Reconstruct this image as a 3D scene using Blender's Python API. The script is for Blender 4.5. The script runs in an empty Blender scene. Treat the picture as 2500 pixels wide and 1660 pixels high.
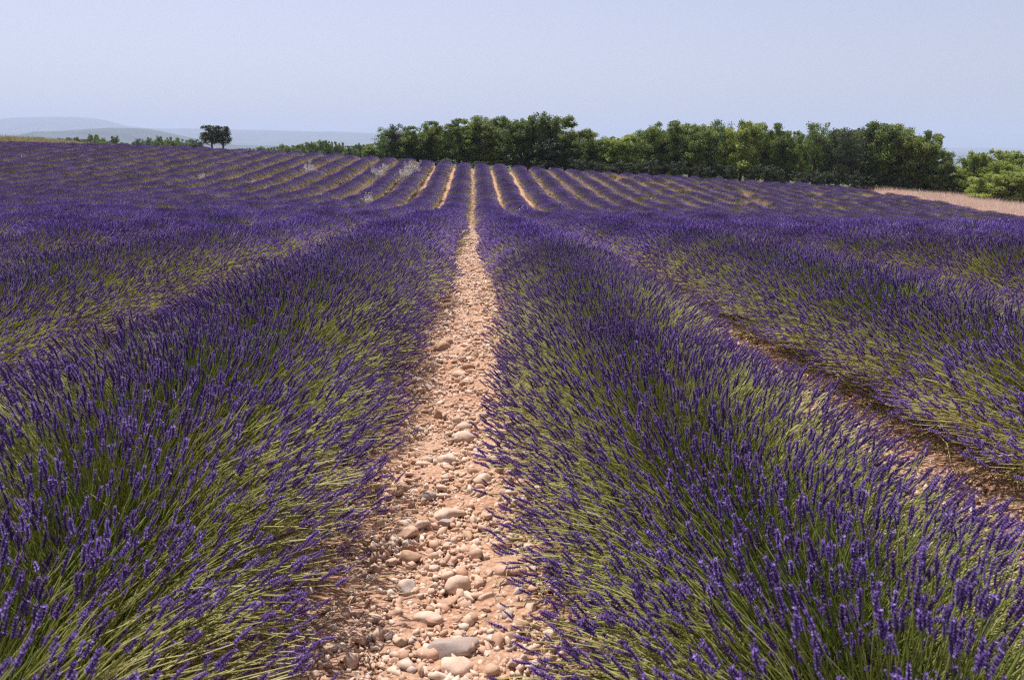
import bpy, math, random
import numpy as np
from mathutils import Vector, Matrix, noise as mnoise

rng = np.random.default_rng(7)
random.seed(7)
sc = bpy.context.scene
C = sc.collection
R = math.radians

# ------------------------------------------------------------------ camera
CAM = np.array([0.0, 0.0, 1.22])
PITCH, YAW, LENS = 13.6, 2.68, 28.0
cd = bpy.data.cameras.new('camera'); cam = bpy.data.objects.new('camera', cd); C.objects.link(cam)
cam.location = CAM; cam.rotation_euler = (R(90 - PITCH), 0, R(-YAW))
cd.lens = LENS; cd.sensor_width = 36; cd.clip_start = 0.05; cd.clip_end = 60000
cd.dof.use_dof = True; cd.dof.focus_distance = 4.6; cd.dof.aperture_fstop = 9.0
sc.camera = cam

# ------------------------------------------------------------------ sky and sun
SUN_EL, SUN_AZ = 65.0, 28.0        # azimuth measured from straight ahead towards the left
w = bpy.data.worlds.new('World'); sc.world = w; w.use_nodes = True
nt = w.node_tree; nt.nodes.clear()
sky = nt.nodes.new('ShaderNodeTexSky'); sky.sky_type = 'NISHITA'; sky.sun_disc = False
sky.sun_elevation = R(SUN_EL); sky.sun_rotation = R(-SUN_AZ)
sky.altitude = 600; sky.air_density = 1.0; sky.dust_density = 2.2; sky.ozone_density = 2.0
hsv = nt.nodes.new('ShaderNodeHueSaturation'); hsv.inputs['Saturation'].default_value = 0.58
tint = nt.nodes.new('ShaderNodeMix'); tint.data_type = 'RGBA'; tint.blend_type = 'MULTIPLY'
tint.inputs[0].default_value = 1.0; tint.inputs[7].default_value = (1.03, 0.95, 1.03, 1)
bg = nt.nodes.new('ShaderNodeBackground'); bg.inputs[1].default_value = 0.082
wo = nt.nodes.new('ShaderNodeOutputWorld')
nt.links.new(sky.outputs[0], hsv.inputs['Color']); nt.links.new(hsv.outputs[0], tint.inputs[6])
nt.links.new(tint.outputs[2], bg.inputs[0]); nt.links.new(bg.outputs[0], wo.inputs[0])
ld = bpy.data.lights.new('sun', 'SUN'); ld.energy = 4.3; ld.angle = R(0.53); ld.color = (1.0, 0.95, 0.88)
sun = bpy.data.objects.new('sun', ld); C.objects.link(sun)
sdir = Vector((-math.sin(R(SUN_AZ)) * math.cos(R(SUN_EL)), math.cos(R(SUN_AZ)) * math.cos(R(SUN_EL)), math.sin(R(SUN_EL))))
sun.rotation_euler = sdir.to_track_quat('Z', 'Y').to_euler()
sc.view_settings.view_transform = 'Standard'; sc.view_settings.look = 'None'
sc.view_settings.exposure = 0.62; sc.view_settings.gamma = 1.0; sc.view_settings.use_curve_mapping = False
cy = sc.cycles
cy.max_bounces = 6; cy.diffuse_bounces = 3; cy.glossy_bounces = 2; cy.transmission_bounces = 3; cy.volume_bounces = 1
cy.transparent_max_bounces = 4; cy.use_denoising = False; cy.use_adaptive_sampling = False; cy.filter_width = 1.15

# ------------------------------------------------------------------ helpers
def tag(o, label=None, cat=None, group=None, kind=None):
    if label: o['label'] = label
    if cat: o['category'] = cat
    if group: o['group'] = group
    if kind: o['kind'] = kind
    return o

def link(o, parent=None):
    C.objects.link(o)
    if parent: o.parent = parent
    return o

def empty(name, loc=(0, 0, 0), rz=0.0):
    o = bpy.data.objects.new(name, None); o.empty_display_size = 0.2
    o.location = loc; o.rotation_euler = (0, 0, rz); C.objects.link(o); return o

def mobj(name, me, parent=None, loc=(0, 0, 0)):
    o = bpy.data.objects.new(name, me); o.location = loc
    return link(o, parent)

class MB:
    """collects vertex / face arrays; faces grouped by size; one float 'tint' per vertex"""
    def __init__(s): s.v = []; s.n = 0; s.f = []; s.t = []
    def add(s, v, faces, mat=0, tint=0.5):
        v = np.asarray(v, float).reshape(-1, 3); faces = np.asarray(faces, int)
        s.v.append(v); s.f.append((faces + s.n, mat)); s.n += len(v)
        s.t.append(np.broadcast_to(np.asarray(tint, float), (len(v),)).copy())
    def stamp(s, tv, tf, pos, mats, mat=0, tint=None):
        """stamp a template at n positions with n 3x3 matrices (columns = local axes)"""
        n, k = len(pos), len(tv)
        v = np.einsum('nij,kj->nki', mats, tv) + pos[:, None, :]
        f = (np.asarray(tf)[None] + (np.arange(n) * k)[:, None, None]).reshape(-1, len(tf[0]))
        t = np.repeat(tint if tint is not None else np.full(n, .5), k)
        s.add(v.reshape(-1, 3), f, mat, t)
    def mesh(s, name, mats, smooth=False):
        me = bpy.data.meshes.new(name)
        v = np.concatenate(s.v); tint = np.concatenate(s.t)
        tot = sum(f.shape[0] for f, _ in s.f); nl = sum(f.size for f, _ in s.f)
        me.vertices.add(len(v)); me.vertices.foreach_set('co', v.ravel())
        me.loops.add(nl); me.polygons.add(tot)
        me.loops.foreach_set('vertex_index', np.concatenate([f.ravel() for f, _ in s.f]))
        starts = []; mi = []; c = 0
        for f, m in s.f:
            starts.append(c + np.arange(f.shape[0]) * f.shape[1]); c += f.size; mi.append(np.full(f.shape[0], m))
        me.polygons.foreach_set('loop_start', np.concatenate(starts))
        me.polygons.foreach_set('material_index', np.concatenate(mi))
        if smooth: me.polygons.foreach_set('use_smooth', np.ones(tot, bool))
        a = me.attributes.new('tint', 'FLOAT', 'POINT'); a.data.foreach_set('value', tint)
        for m in mats: me.materials.append(m)
        me.update(calc_edges=True); me.validate()
        return me

def unit(a): return a / np.maximum(np.linalg.norm(a, axis=-1, keepdims=True), 1e-9)

def frames(d, spin=None):
    """orthonormal 3x3 with z column = d"""
    d = unit(d); n = len(d)
    ref = np.where(np.abs(d[:, 2:3]) > .9, np.array([[1., 0, 0]]), np.array([[0, 0, 1.]]))
    x = unit(np.cross(ref, d)); y = np.cross(d, x)
    if spin is None: spin = rng.uniform(0, 2 * np.pi, n)
    c, s_ = np.cos(spin)[:, None], np.sin(spin)[:, None]
    return np.stack([x * c + y * s_, -x * s_ + y * c, d], axis=2)

def tubes(mb, P, rad, sides=3, mat=0, tint=None):
    """P: n x k x 3 curve points, rad: k radii (or n x k)"""
    n, k, _ = P.shape
    T = unit(np.gradient(P, axis=1)); ref = unit(rng.normal(size=(n, 1, 3)))
    X = unit(np.cross(np.broadcast_to(ref, T.shape), T)); Y = np.cross(T, X)
    rad = np.broadcast_to(rad, (n, k))[..., None]
    rings = np.stack([P + rad * (X * math.cos(a) + Y * math.sin(a)) for a in np.arange(sides) * 2 * math.pi / sides], axis=2)
    f = []
    for i in range(k - 1):
        for j in range(sides):
            j2 = (j + 1) % sides
            f.append((i * sides + j, i * sides + j2, (i + 1) * sides + j2, (i + 1) * sides + j))
    f = (np.array(f)[None] + (np.arange(n) * k * sides)[:, None, None]).reshape(-1, 4)
    mb.add(rings.reshape(-1, 3), f, mat, np.repeat(tint if tint is not None else np.full(n, .5), k * sides))

# ------------------------------------------------------------------ materials
def mat_new(name):
    m = bpy.data.materials.new(name); m.use_nodes = True; t = m.node_tree; t.nodes.clear()
    out = t.nodes.new('ShaderNodeOutputMaterial'); return m, t, out

def ramp(t, fac, stops):
    r = t.nodes.new('ShaderNodeValToRGB')
    while len(r.color_ramp.elements) < len(stops): r.color_ramp.elements.new(.5)
    for e, (p, c) in zip(r.color_ramp.elements, stops): e.position = p; e.color = (*c, 1)
    t.links.new(fac, r.inputs[0]); return r.outputs[0]

def foliage(name, stops, transl=.3, rough=.6, objvar=.25, spec=.25, big=0.0, bigcol=None):
    """leaf / petal material: per-piece tint + per-object shift, partly translucent"""
    m, t, out = mat_new(name)
    at = t.nodes.new('ShaderNodeAttribute'); at.attribute_name = 'tint'
    oi = t.nodes.new('ShaderNodeObjectInfo')
    ma = t.nodes.new('ShaderNodeMath'); ma.operation = 'MULTIPLY_ADD'
    ma.inputs[1].default_value = objvar; t.links.new(oi.outputs['Random'], ma.inputs[0])
    mb_ = t.nodes.new('ShaderNodeMath'); mb_.operation = 'SUBTRACT'; mb_.inputs[1].default_value = objvar / 2
    t.links.new(at.outputs['Fac'], ma.inputs[2]); t.links.new(ma.outputs[0], mb_.inputs[0])
    col = ramp(t, mb_.outputs[0], stops)
    if big:
        geo = t.nodes.new('ShaderNodeNewGeometry'); no = t.nodes.new('ShaderNodeTexNoise'); no.inputs['Scale'].default_value = .35
        no.inputs['Detail'].default_value = 4
        t.links.new(geo.outputs['Position'], no.inputs['Vector'])
        mr = t.nodes.new('ShaderNodeMapRange'); mr.inputs[1].default_value = .42; mr.inputs[2].default_value = .68; mr.inputs[4].default_value = big
        t.links.new(no.outputs[0], mr.inputs[0])
        mx = t.nodes.new('ShaderNodeMix'); mx.data_type = 'RGBA'; mx.inputs[7].default_value = (*bigcol, 1)
        t.links.new(mr.outputs[0], mx.inputs[0]); t.links.new(col, mx.inputs[6]); col = mx.outputs[2]
    p = t.nodes.new('ShaderNodeBsdfPrincipled'); p.inputs['Roughness'].default_value = rough
    p.inputs['Specular IOR Level'].default_value = spec
    t.links.new(col, p.inputs['Base Color'])
    tr = t.nodes.new('ShaderNodeBsdfTranslucent'); t.links.new(col, tr.inputs[0])
    mx = t.nodes.new('ShaderNodeMixShader'); mx.inputs[0].default_value = transl
    t.links.new(p.outputs[0], mx.inputs[1]); t.links.new(tr.outputs[0], mx.inputs[2]); t.links.new(mx.outputs[0], out.inputs[0])
    return m

M = {}
M['petal'] = foliage('lavender_petal', [(0, (.14, .075, .19)), (.3, (.18, .10, .36)), (.6, (.27, .165, .54)), (1, (.55, .42, .90))], .32, .65, .35, .15, .3, (.25, .12, .38))
M['calyx'] = foliage('lavender_calyx', [(0, (.060, .028, .085)), (.6, (.12, .064, .19)), (1, (.24, .16, .31))], .12, .7, .3, .15)
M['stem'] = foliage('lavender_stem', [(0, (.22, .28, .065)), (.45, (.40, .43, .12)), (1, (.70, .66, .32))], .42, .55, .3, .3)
M['leaf'] = foliage('lavender_leaf', [(0, (.15, .21, .05)), (1, (.31, .35, .13))], .42, .6, .3, .2)
M['oak'] = foliage('oak_leaf', [(0, (.065, .105, .028)), (.5, (.16, .225, .052)), (1, (.32, .37, .10))], .48, .5, .45, .3)
M['holm'] = foliage('holm_oak_leaf', [(0, (.028, .046, .020)), (.5, (.055, .082, .034)), (1, (.10, .13, .06))], .15, .5, .3, .3)
M['lime'] = foliage('pale_green_leaf', [(0, (.15, .21, .04)), (.5, (.29, .36, .07)), (1, (.46, .51, .14))], .42, .55, .3, .25)
M['greyleaf'] = foliage('grey_green_leaf', [(0, (.06, .085, .045)), (1, (.17, .20, .11))], .25, .6, .3, .2)
M['gold'] = foliage('yellow_leaf', [(0, (.22, .24, .02)), (1, (.42, .38, .04))], .4, .55, .2, .2)
M['dry'] = foliage('dry_stalk', [(0, (.38, .28, .17)), (.5, (.58, .44, .29)), (1, (.76, .62, .47))], .25, .75, .3, .1)
M['pale'] = foliage('bleached_stalk', [(0, (.66, .60, .56)), (1, (.86, .82, .78))], .25, .75, .1, .1)
M['ochre'] = foliage('ochre_stalk', [(0, (.40, .17, .06)), (1, (.60, .30, .14))], .2, .75, .1, .1)
M['wheat'] = foliage('straw', [(0, (.70, .52, .42)), (1, (.90, .76, .64))], .2, .8, .1, .1)

def bark_mat():
    m, t, out = mat_new('bark')
    tc = t.nodes.new('ShaderNodeTexCoord'); no = t.nodes.new('ShaderNodeTexNoise'); no.inputs['Scale'].default_value = 9
    t.links.new(tc.outputs['Object'], no.inputs['Vector'])
    col = ramp(t, no.outputs[0], [(.3, (.035, .028, .022)), (.7, (.12, .10, .085))])
    p = t.nodes.new('ShaderNodeBsdfPrincipled'); p.inputs['Roughness'].default_value = .9
    b = t.nodes.new('ShaderNodeBump'); b.inputs['Strength'].default_value = .6; t.links.new(no.outputs[0], b.inputs['Height'])
    t.links.new(b.outputs[0], p.inputs['Normal']); t.links.new(col, p.inputs['Base Color']); t.links.new(p.outputs[0], out.inputs[0])
    return m
M['bark'] = bark_mat()

def stone_mat(name, stops, dust=.45):
    m, t, out = mat_new(name)
    tc = t.nodes.new('ShaderNodeTexCoord'); oi = t.nodes.new('ShaderNodeObjectInfo'); geo = t.nodes.new('ShaderNodeNewGeometry')
    col = ramp(t, oi.outputs['Random'], stops)
    n1 = t.nodes.new('ShaderNodeTexNoise'); n1.inputs['Scale'].default_value = 38; n1.inputs['Detail'].default_value = 6
    n2 = t.nodes.new('ShaderNodeTexNoise'); n2.inputs['Scale'].default_value = 260; n2.inputs['Detail'].default_value = 3
    for n in (n1, n2): t.links.new(geo.outputs['Position'], n.inputs['Vector'])
    mx = t.nodes.new('ShaderNodeMix'); mx.data_type = 'RGBA'
    mr = t.nodes.new('ShaderNodeMapRange'); mr.inputs[1].default_value = .40; mr.inputs[2].default_value = .70; mr.inputs[4].default_value = dust
    t.links.new(n1.outputs[0], mr.inputs[0]); t.links.new(mr.outputs[0], mx.inputs[0])
    t.links.new(col, mx.inputs[6]); mx.inputs[7].default_value = (.50, .26, .16, 1)
    m2 = t.nodes.new('ShaderNodeMix'); m2.data_type = 'RGBA'; m2.blend_type = 'MULTIPLY'; m2.inputs[0].default_value = .5
    g = ramp(t, n2.outputs[0], [(.3, (.6, .6, .6)), (.7, (1.15, 1.15, 1.15))])
    t.links.new(mx.outputs[2], m2.inputs[6]); t.links.new(g, m2.inputs[7])
    p = t.nodes.new('ShaderNodeBsdfPrincipled'); p.inputs['Roughness'].default_value = .9; p.inputs['Specular IOR Level'].default_value = .15
    b = t.nodes.new('ShaderNodeBump'); b.inputs['Strength'].default_value = .5; b.inputs['Distance'].default_value = .004
    t.links.new(n1.outputs[0], b.inputs['Height']); t.links.new(b.outputs[0], p.inputs['Normal'])
    t.links.new(m2.outputs[2], p.inputs['Base Color']); t.links.new(p.outputs[0], out.inputs[0])
    return m
M['stone'] = stone_mat('limestone', [(0, (.52, .32, .22)), (.4, (.63, .44, .33)), (.7, (.70, .53, .42)), (.9, (.72, .60, .51)), (1, (.50, .43, .39))])
M['greystone'] = stone_mat('grey_limestone', [(0, (.36, .31, .29)), (1, (.44, .38, .36))], .35)
M['whitestone'] = stone_mat('white_limestone', [(0, (.62, .47, .37)), (1, (.68, .54, .44))], .45)
M['brownstone'] = stone_mat('brown_limestone', [(0, (.44, .29, .20)), (1, (.50, .35, .25))], .5)

def soil_mat():
    m, t, out = mat_new('stony_soil')
    geo = t.nodes.new('ShaderNodeNewGeometry')
    def noi(s, d=5, r=.55):
        n = t.nodes.new('ShaderNodeTexNoise'); n.inputs['Scale'].default_value = s; n.inputs['Detail'].default_value = d
        n.inputs['Roughness'].default_value = r; t.links.new(geo.outputs['Position'], n.inputs['Vector']); return n
    a = noi(2.2); b = noi(60, 6, .65)
    col = ramp(t, a.outputs[0], [(.3, (.45, .25, .16)), (.5, (.52, .315, .21)), (.72, (.59, .39, .275))])
    vo = t.nodes.new('ShaderNodeTexVoronoi'); vo.inputs['Scale'].default_value = 55; t.links.new(geo.outputs['Position'], vo.inputs['Vector'])
    peb = t.nodes.new('ShaderNodeMapRange'); peb.inputs[1].default_value = .55; peb.inputs[2].default_value = .35
    t.links.new(vo.outputs['Distance'], peb.inputs[0])
    pc = ramp(t, vo.outputs['Color'], [(.2, (.48, .25, .15)), (.6, (.62, .42, .30)), (.9, (.66, .52, .42))])
    pm = t.nodes.new('ShaderNodeMath'); pm.operation = 'MULTIPLY'; pm.inputs[1].default_value = .35; t.links.new(peb.outputs[0], pm.inputs[0])
    mx = t.nodes.new('ShaderNodeMix'); mx.data_type = 'RGBA'; t.links.new(pm.outputs[0], mx.inputs[0])
    t.links.new(col, mx.inputs[6]); t.links.new(pc, mx.inputs[7])
    m2 = t.nodes.new('ShaderNodeMix'); m2.data_type = 'RGBA'; m2.blend_type = 'MULTIPLY'; m2.inputs[0].default_value = .7
    g = ramp(t, b.outputs[0], [(.3, (.55, .5, .47)), (.65, (1.1, 1.1, 1.1))])
    t.links.new(mx.outputs[2], m2.inputs[6]); t.links.new(g, m2.inputs[7])
    p = t.nodes.new('ShaderNodeBsdfPrincipled'); p.inputs['Roughness'].default_value = .95; p.inputs['Specular IOR Level'].default_value = .1
    ad = t.nodes.new('ShaderNodeMath'); ad.operation = 'SUBTRACT'; t.links.new(b.outputs[0], ad.inputs[0]); t.links.new(vo.outputs['Distance'], ad.inputs[1])
    bp = t.nodes.new('ShaderNodeBump'); bp.inputs['Strength'].default_value = .9; bp.inputs['Distance'].default_value = .012
    t.links.new(ad.outputs[0], bp.inputs['Height']); t.links.new(bp.outputs[0], p.inputs['Normal'])
    t.links.new(m2.outputs[2], p.inputs['Base Color']); t.links.new(p.outputs[0], out.inputs[0])
    return m
M['soil'] = soil_mat()

def ground_mat():
    """soil inside the field, dry grass and scrub green outside"""
    m, t, out = mat_new('open_ground')
    geo = t.nodes.new('ShaderNodeNewGeometry')
    n = t.nodes.new('ShaderNodeTexNoise'); n.inputs['Scale'].default_value = .02; n.inputs['Detail'].default_value = 8
    t.links.new(geo.outputs['Position'], n.inputs['Vector'])
    col = ramp(t, n.outputs[0], [(.35, (.045, .075, .022)), (.55, (.09, .11, .04)), (.7, (.28, .23, .12))])
    p = t.nodes.new('ShaderNodeBsdfPrincipled'); p.inputs['Roughness'].default_value = .95; p.inputs['Specular IOR Level'].default_value = .1
    t.links.new(col, p.inputs['Base Color']); t.links.new(p.outputs[0], out.inputs[0]); return m
M['land'] = ground_mat()
def straw_ground():
    m, t, out = mat_new('straw_ground'); geo = t.nodes.new('ShaderNodeNewGeometry')
    n = t.nodes.new('ShaderNodeTexNoise'); n.inputs['Scale'].default_value = 3; n.inputs['Detail'].default_value = 8
    t.links.new(geo.outputs['Position'], n.inputs['Vector'])
    col = ramp(t, n.outputs[0], [(.35, (.66, .47, .37)), (.65, (.80, .62, .51))])
    p = t.nodes.new('ShaderNodeBsdfPrincipled'); p.inputs['Roughness'].default_value = .95
    t.links.new(col, p.inputs['Base Color']); t.links.new(p.outputs[0], out.inputs[0]); return m
M['strawsoil'] = straw_ground()

def hill_mat():
    m, t, out = mat_new('wooded_hillside')
    geo = t.nodes.new('ShaderNodeNewGeometry')
    n = t.nodes.new('ShaderNodeTexNoise'); n.inputs['Scale'].default_value = .004; n.inputs['Detail'].default_value = 10
    t.links.new(geo.outputs['Position'], n.inputs['Vector'])
    col = ramp(t, n.outputs[0], [(.38, (.016, .026, .018)), (.62, (.055, .062, .042))])
    p = t.nodes.new('ShaderNodeBsdfPrincipled'); p.inputs['Roughness'].default_value = .95; p.inputs['Specular IOR Level'].default_value = .1
    t.links.new(col, p.inputs['Base Color']); t.links.new(p.outputs[0], out.inputs[0]); return m
M['hill'] = hill_mat()

# ------------------------------------------------------------------ terrain
def smooth_interp(x, xs, ys):
    """monotone-ish cubic (Catmull-Rom tangents) through points"""
    xs = np.asarray(xs, float); ys = np.asarray(ys, float); x = np.clip(np.asarray(x, float), xs[0], xs[-1])
    m = np.gradient(ys, xs); i = np.clip(np.searchsorted(xs, x) - 1, 0, len(xs) - 2)
    h = xs[i + 1] - xs[i]; t = (x - xs[i]) / h
    return ((2 * t**3 - 3 * t**2 + 1) * ys[i] + (t**3 - 2 * t**2 + t) * h * m[i] + (-2 * t**3 + 3 * t**2) * ys[i + 1] + (t**3 - t**2) * h * m[i + 1])

PY = [-60, -10, 0, 5.7, 12.2, 19, 26, 36, 45, 55, 65, 73, 79, 86, 100, 130, 200, 400, 900, 2500, 20000]
PZ = [.6, .12, 0, -.09, -.48, -.95, -1.45, -1.98, -2.12, -1.80, -1.28, -.92, -.86, -1.0, -1.5, -3.2, -5, -9, -25, -60, -60]
CX = [-4000, -300, -100, -60, -43, -25, -10, 0, 16, 38.5, 60, 100, 300, 4000]
CZ = [3, 3, 2.9, 2.4, 1.9, 1.43, .62, 0, -.96, -2.25, -3.3, -5, -7, -7]
SY = [-60, 2, 12, 30, 45, 65, 100, 300, 2000, 20000]
SZ = [0, 0, .18, .55, .8, 1, 1, .8, 0, 0]
def ground_z(x, y): return smooth_interp(y, PY, PZ) + smooth_interp(x, CX, CZ) * smooth_interp(y, SY, SZ)
def gz(x, y): return float(ground_z(np.array([x]), np.array([y]))[0])

mc = np.array(cam.rotation_euler.to_matrix())
def ray(px, py):
    """direction through a point of the photograph (2361 x 1568 coordinates)"""
    f = LENS / 36 * 2361.0
    d = mc @ np.array([(px - 1180.5) / f, -(py - 783.8) / f, -1.0]); return d
def at_depth(px, py, Y):
    d = ray(px, py); s = Y / d[1]; return CAM + d * s
def at_ground(px, py):
    d = ray(px, py); s = 1.0
    for _ in range(60):
        p = CAM + d * s; g = gz(p[0], p[1]); s -= (p[2] - g) / d[2] * .8
    return CAM + d * s

def axis(parts):
    out = []
    for a, b, st in parts:
        out.append(np.arange(a, b - 1e-6, st))
    return np.concatenate(out)
gx = np.concatenate([-np.geomspace(60, 14000, 34)[::-1], axis([(-59, -4, 1.0), (-4, 4, .1), (4, 60, 1.0)]), np.geomspace(60, 14000, 34)])
gy = np.concatenate([[-400, -100, -40, -15, -6], axis([(-3, 9, .1), (9, 30, .35), (30, 100, .6)]), np.geomspace(100, 16000, 48)])
GX, GY = np.meshgrid(gx, gy)
GZ = ground_z(GX, GY)
for i in range(GX.shape[0]):
    if gy[i] > 9.2 or gy[i] < -3: continue
    for j in range(GX.shape[1]):
        if abs(gx[j]) > 4: continue
        GZ[i, j] += .016 * mnoise.noise(Vector((gx[j] * 5, gy[i] * 5, 0))) + .010 * mnoise.noise(Vector((gx[j] * 15, gy[i] * 15, 3)))
GZ += np.where((np.abs(GX) > 90) | (GY > 140), 1.2 * np.sin(GX * .021 + 1) * np.cos(GY * .017), 0)
FX0, FX1, FY1 = -60.0, 38.0, 79.0
nx, ny = len(gx), len(gy)
idx = np.arange(nx * ny).reshape(ny, nx)
quads = np.stack([idx[:-1, :-1], idx[:-1, 1:], idx[1:, 1:], idx[1:, :-1]], -1).reshape(-1, 4)
cxm = ((GX[:-1, :-1] + GX[1:, 1:]) / 2).ravel(); cym = ((GY[:-1, :-1] + GY[1:, 1:]) / 2).ravel()
inf = (cxm > FX0) & (cxm < FX1) & (cym < FY1)
mb = MB(); V = np.stack([GX, GY, GZ], -1).reshape(-1, 3)
mb.add(V, quads[inf], 0); wh = ~inf & (cxm > 38) & (cxm < 64) & (cym > 20) & (cym < 82)
mb.f.append((quads[~inf & ~wh], 1)); mb.f.append((quads[wh], 2))
ground = mobj('ground', mb.mesh('ground', [M['soil'], M['land'], M['strawsoil']], True)); tag(ground, kind='structure')

# the stony path between the two nearest rows, slightly proud of the soil
SP = 1.68; PC = -0.09
def strip_mesh(name, xc, half, y0, y1, lift, m):
    ys = np.concatenate([np.arange(y0, min(10, y1), .05), np.arange(10, y1, .4)]) if y1 > 10 else np.arange(y0, y1, .05)
    xs = np.linspace(-half, half, 17)
    X, Y = np.meshgrid(xs + xc, ys); Z = ground_z(X, Y)
    for i in range(X.shape[0]):
        for j in range(X.shape[1]):
            x_, y_ = X[i, j], Y[i, j]
            Z[i, j] += lift * (1 - (abs(xs[j]) / half) ** 2.0) * 1.0 - .004 + (.014 * mnoise.noise(Vector((x_ * 6, y_ * 6, 0))) + .012 * mnoise.noise(Vector((x_ * 17, y_ * 17, 5))))
    i_ = np.arange(X.size).reshape(X.shape)
    q = np.stack([i_[:-1, :-1], i_[:-1, 1:], i_[1:, 1:], i_[1:, :-1]], -1).reshape(-1, 4)
    b = MB(); b.add(np.stack([X, Y, Z], -1), q); return b.mesh(name, [m], True)
path = mobj('path', strip_mesh('path', PC, .46, .3, 79, .034, M['soil'])); tag(path, kind='structure')

# far hills, each a real ridge with its own distance
def ridge(name, dist, pts, depth, base=-60, seed=0):
    """pts: (photo x, photo y of the crest)"""
    px = np.linspace(pts[0][0], pts[-1][0], 120); py = smooth_interp(px, [p[0] for p in pts], [p[1] for p in pts])
    b = MB(); rows = []
    crest = np.array([at_depth(x, y, dist) for x, y in zip(px, py)])
    for k, (u, hh) in enumerate([(-1, 0), (-.75, .28), (-.5, .58), (-.3, .8), (-.12, .95), (0, 1), (.3, .8), (1, 0)]):
        r = crest.copy(); r[:, 1] += u * depth
        r[:, 0] = crest[:, 0]
        n = np.array([mnoise.noise(Vector((i * .13, k * .7, seed))) + .5 * mnoise.noise(Vector((i * .41, k * 1.3, seed + 4))) for i in range(len(px))])
        r[:, 2] = base + (crest[:, 2] - base) * hh + n * (.10 if 0 < hh < 1 else .012) * (crest[:, 2] - base)
        rows.append(r)
    Vv = np.stack(rows); i_ = np.arange(len(rows) * len(px)).reshape(len(rows), len(px))
    q = np.stack([i_[:-1, :-1], i_[:-1, 1:], i_[1:, 1:], i_[1:, :-1]], -1).reshape(-1, 4)
    b.add(Vv, q); o = mobj(name, b.mesh(name, [M['hill']], True)); tag(o, kind='structure'); return o
ridge('hills', 4200, [(-500, 352), (-200, 345), (60, 322), (100, 307), (150, 302), (300, 296), (350, 299), (390, 308), (430, 322), (520, 333), (640, 337), (900, 342), (1200, 345)], 1200, seed=1)
ridge('mountain', 9500, [(-900, 300), (-400, 285), (0, 275), (60, 272), (140, 270), (240, 277), (290, 290), (340, 296), (450, 297), (700, 303), (880, 308), (1300, 320), (1800, 342)], 2500, seed=2)
ridge('mountain', 11000, [(1500, 352), (1900, 346), (2180, 342), (2280, 341), (2361, 345), (2600, 352), (2900, 356)], 2500, seed=3)

# ------------------------------------------------------------------ scatter (geometry nodes), only for uncountable stuff
def scatter(name, pos, rot, scl, pick, src_meshes, parent=None, loc=(0, 0, 0)):
    me = bpy.data.meshes.new(name); n = len(pos)
    me.vertices.add(n); me.vertices.foreach_set('co', (np.asarray(pos) - np.asarray(loc)).ravel())
    for an, ty, arr, key in (('rot', 'FLOAT_VECTOR', rot, 'vector'), ('scl', 'FLOAT_VECTOR', scl, 'vector'), ('pick', 'INT', pick, 'value')):
        a = me.attributes.new(an, ty, 'POINT'); a.data.foreach_set(key, np.asarray(arr).ravel())
    o = mobj(name, me, parent, loc)
    key = 'src_' + '_'.join(m.name for m in src_meshes)
    if key in SRC: ng = SRC[key]
    else:
        col = bpy.data.collections.new(key[:50])
        for i, m_ in enumerate(src_meshes):
            col.objects.link(bpy.data.objects.new('source_%s_%02d' % (name, i), m_))
        ng = bpy.data.node_groups.new('scatter', 'GeometryNodeTree')
        ng.interface.new_socket('Geometry', in_out='INPUT', socket_type='NodeSocketGeometry')
        ng.interface.new_socket('Geometry', in_out='OUTPUT', socket_type='NodeSocketGeometry')
        N = ng.nodes; gi = N.new('NodeGroupInput'); go = N.new('NodeGroupOutput')
        ci = N.new('GeometryNodeCollectionInfo'); ci.inputs['Collection'].default_value = col
        ci.inputs['Separate Children'].default_value = True; ci.inputs['Reset Children'].default_value = True
        iop = N.new('GeometryNodeInstanceOnPoints'); iop.inputs['Pick Instance'].default_value = True
        for an, ty, sk in (('rot', 'FLOAT_VECTOR', 'Rotation'), ('scl', 'FLOAT_VECTOR', 'Scale'), ('pick', 'INT', 'Instance Index')):
            na = N.new('GeometryNodeInputNamedAttribute'); na.data_type = ty; na.inputs['Name'].default_value = an
            ng.links.new(na.outputs['Attribute'], iop.inputs[sk])
        ng.links.new(gi.outputs[0], iop.inputs['Points']); ng.links.new(ci.outputs[0], iop.inputs['Instance']); ng.links.new(iop.outputs[0], go.inputs[0])
        SRC[key] = ng
    mod = o.modifiers.new('scatter', 'NODES'); mod.node_group = ng
    tag(o, kind='stuff'); return o
SRC = {}

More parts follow.
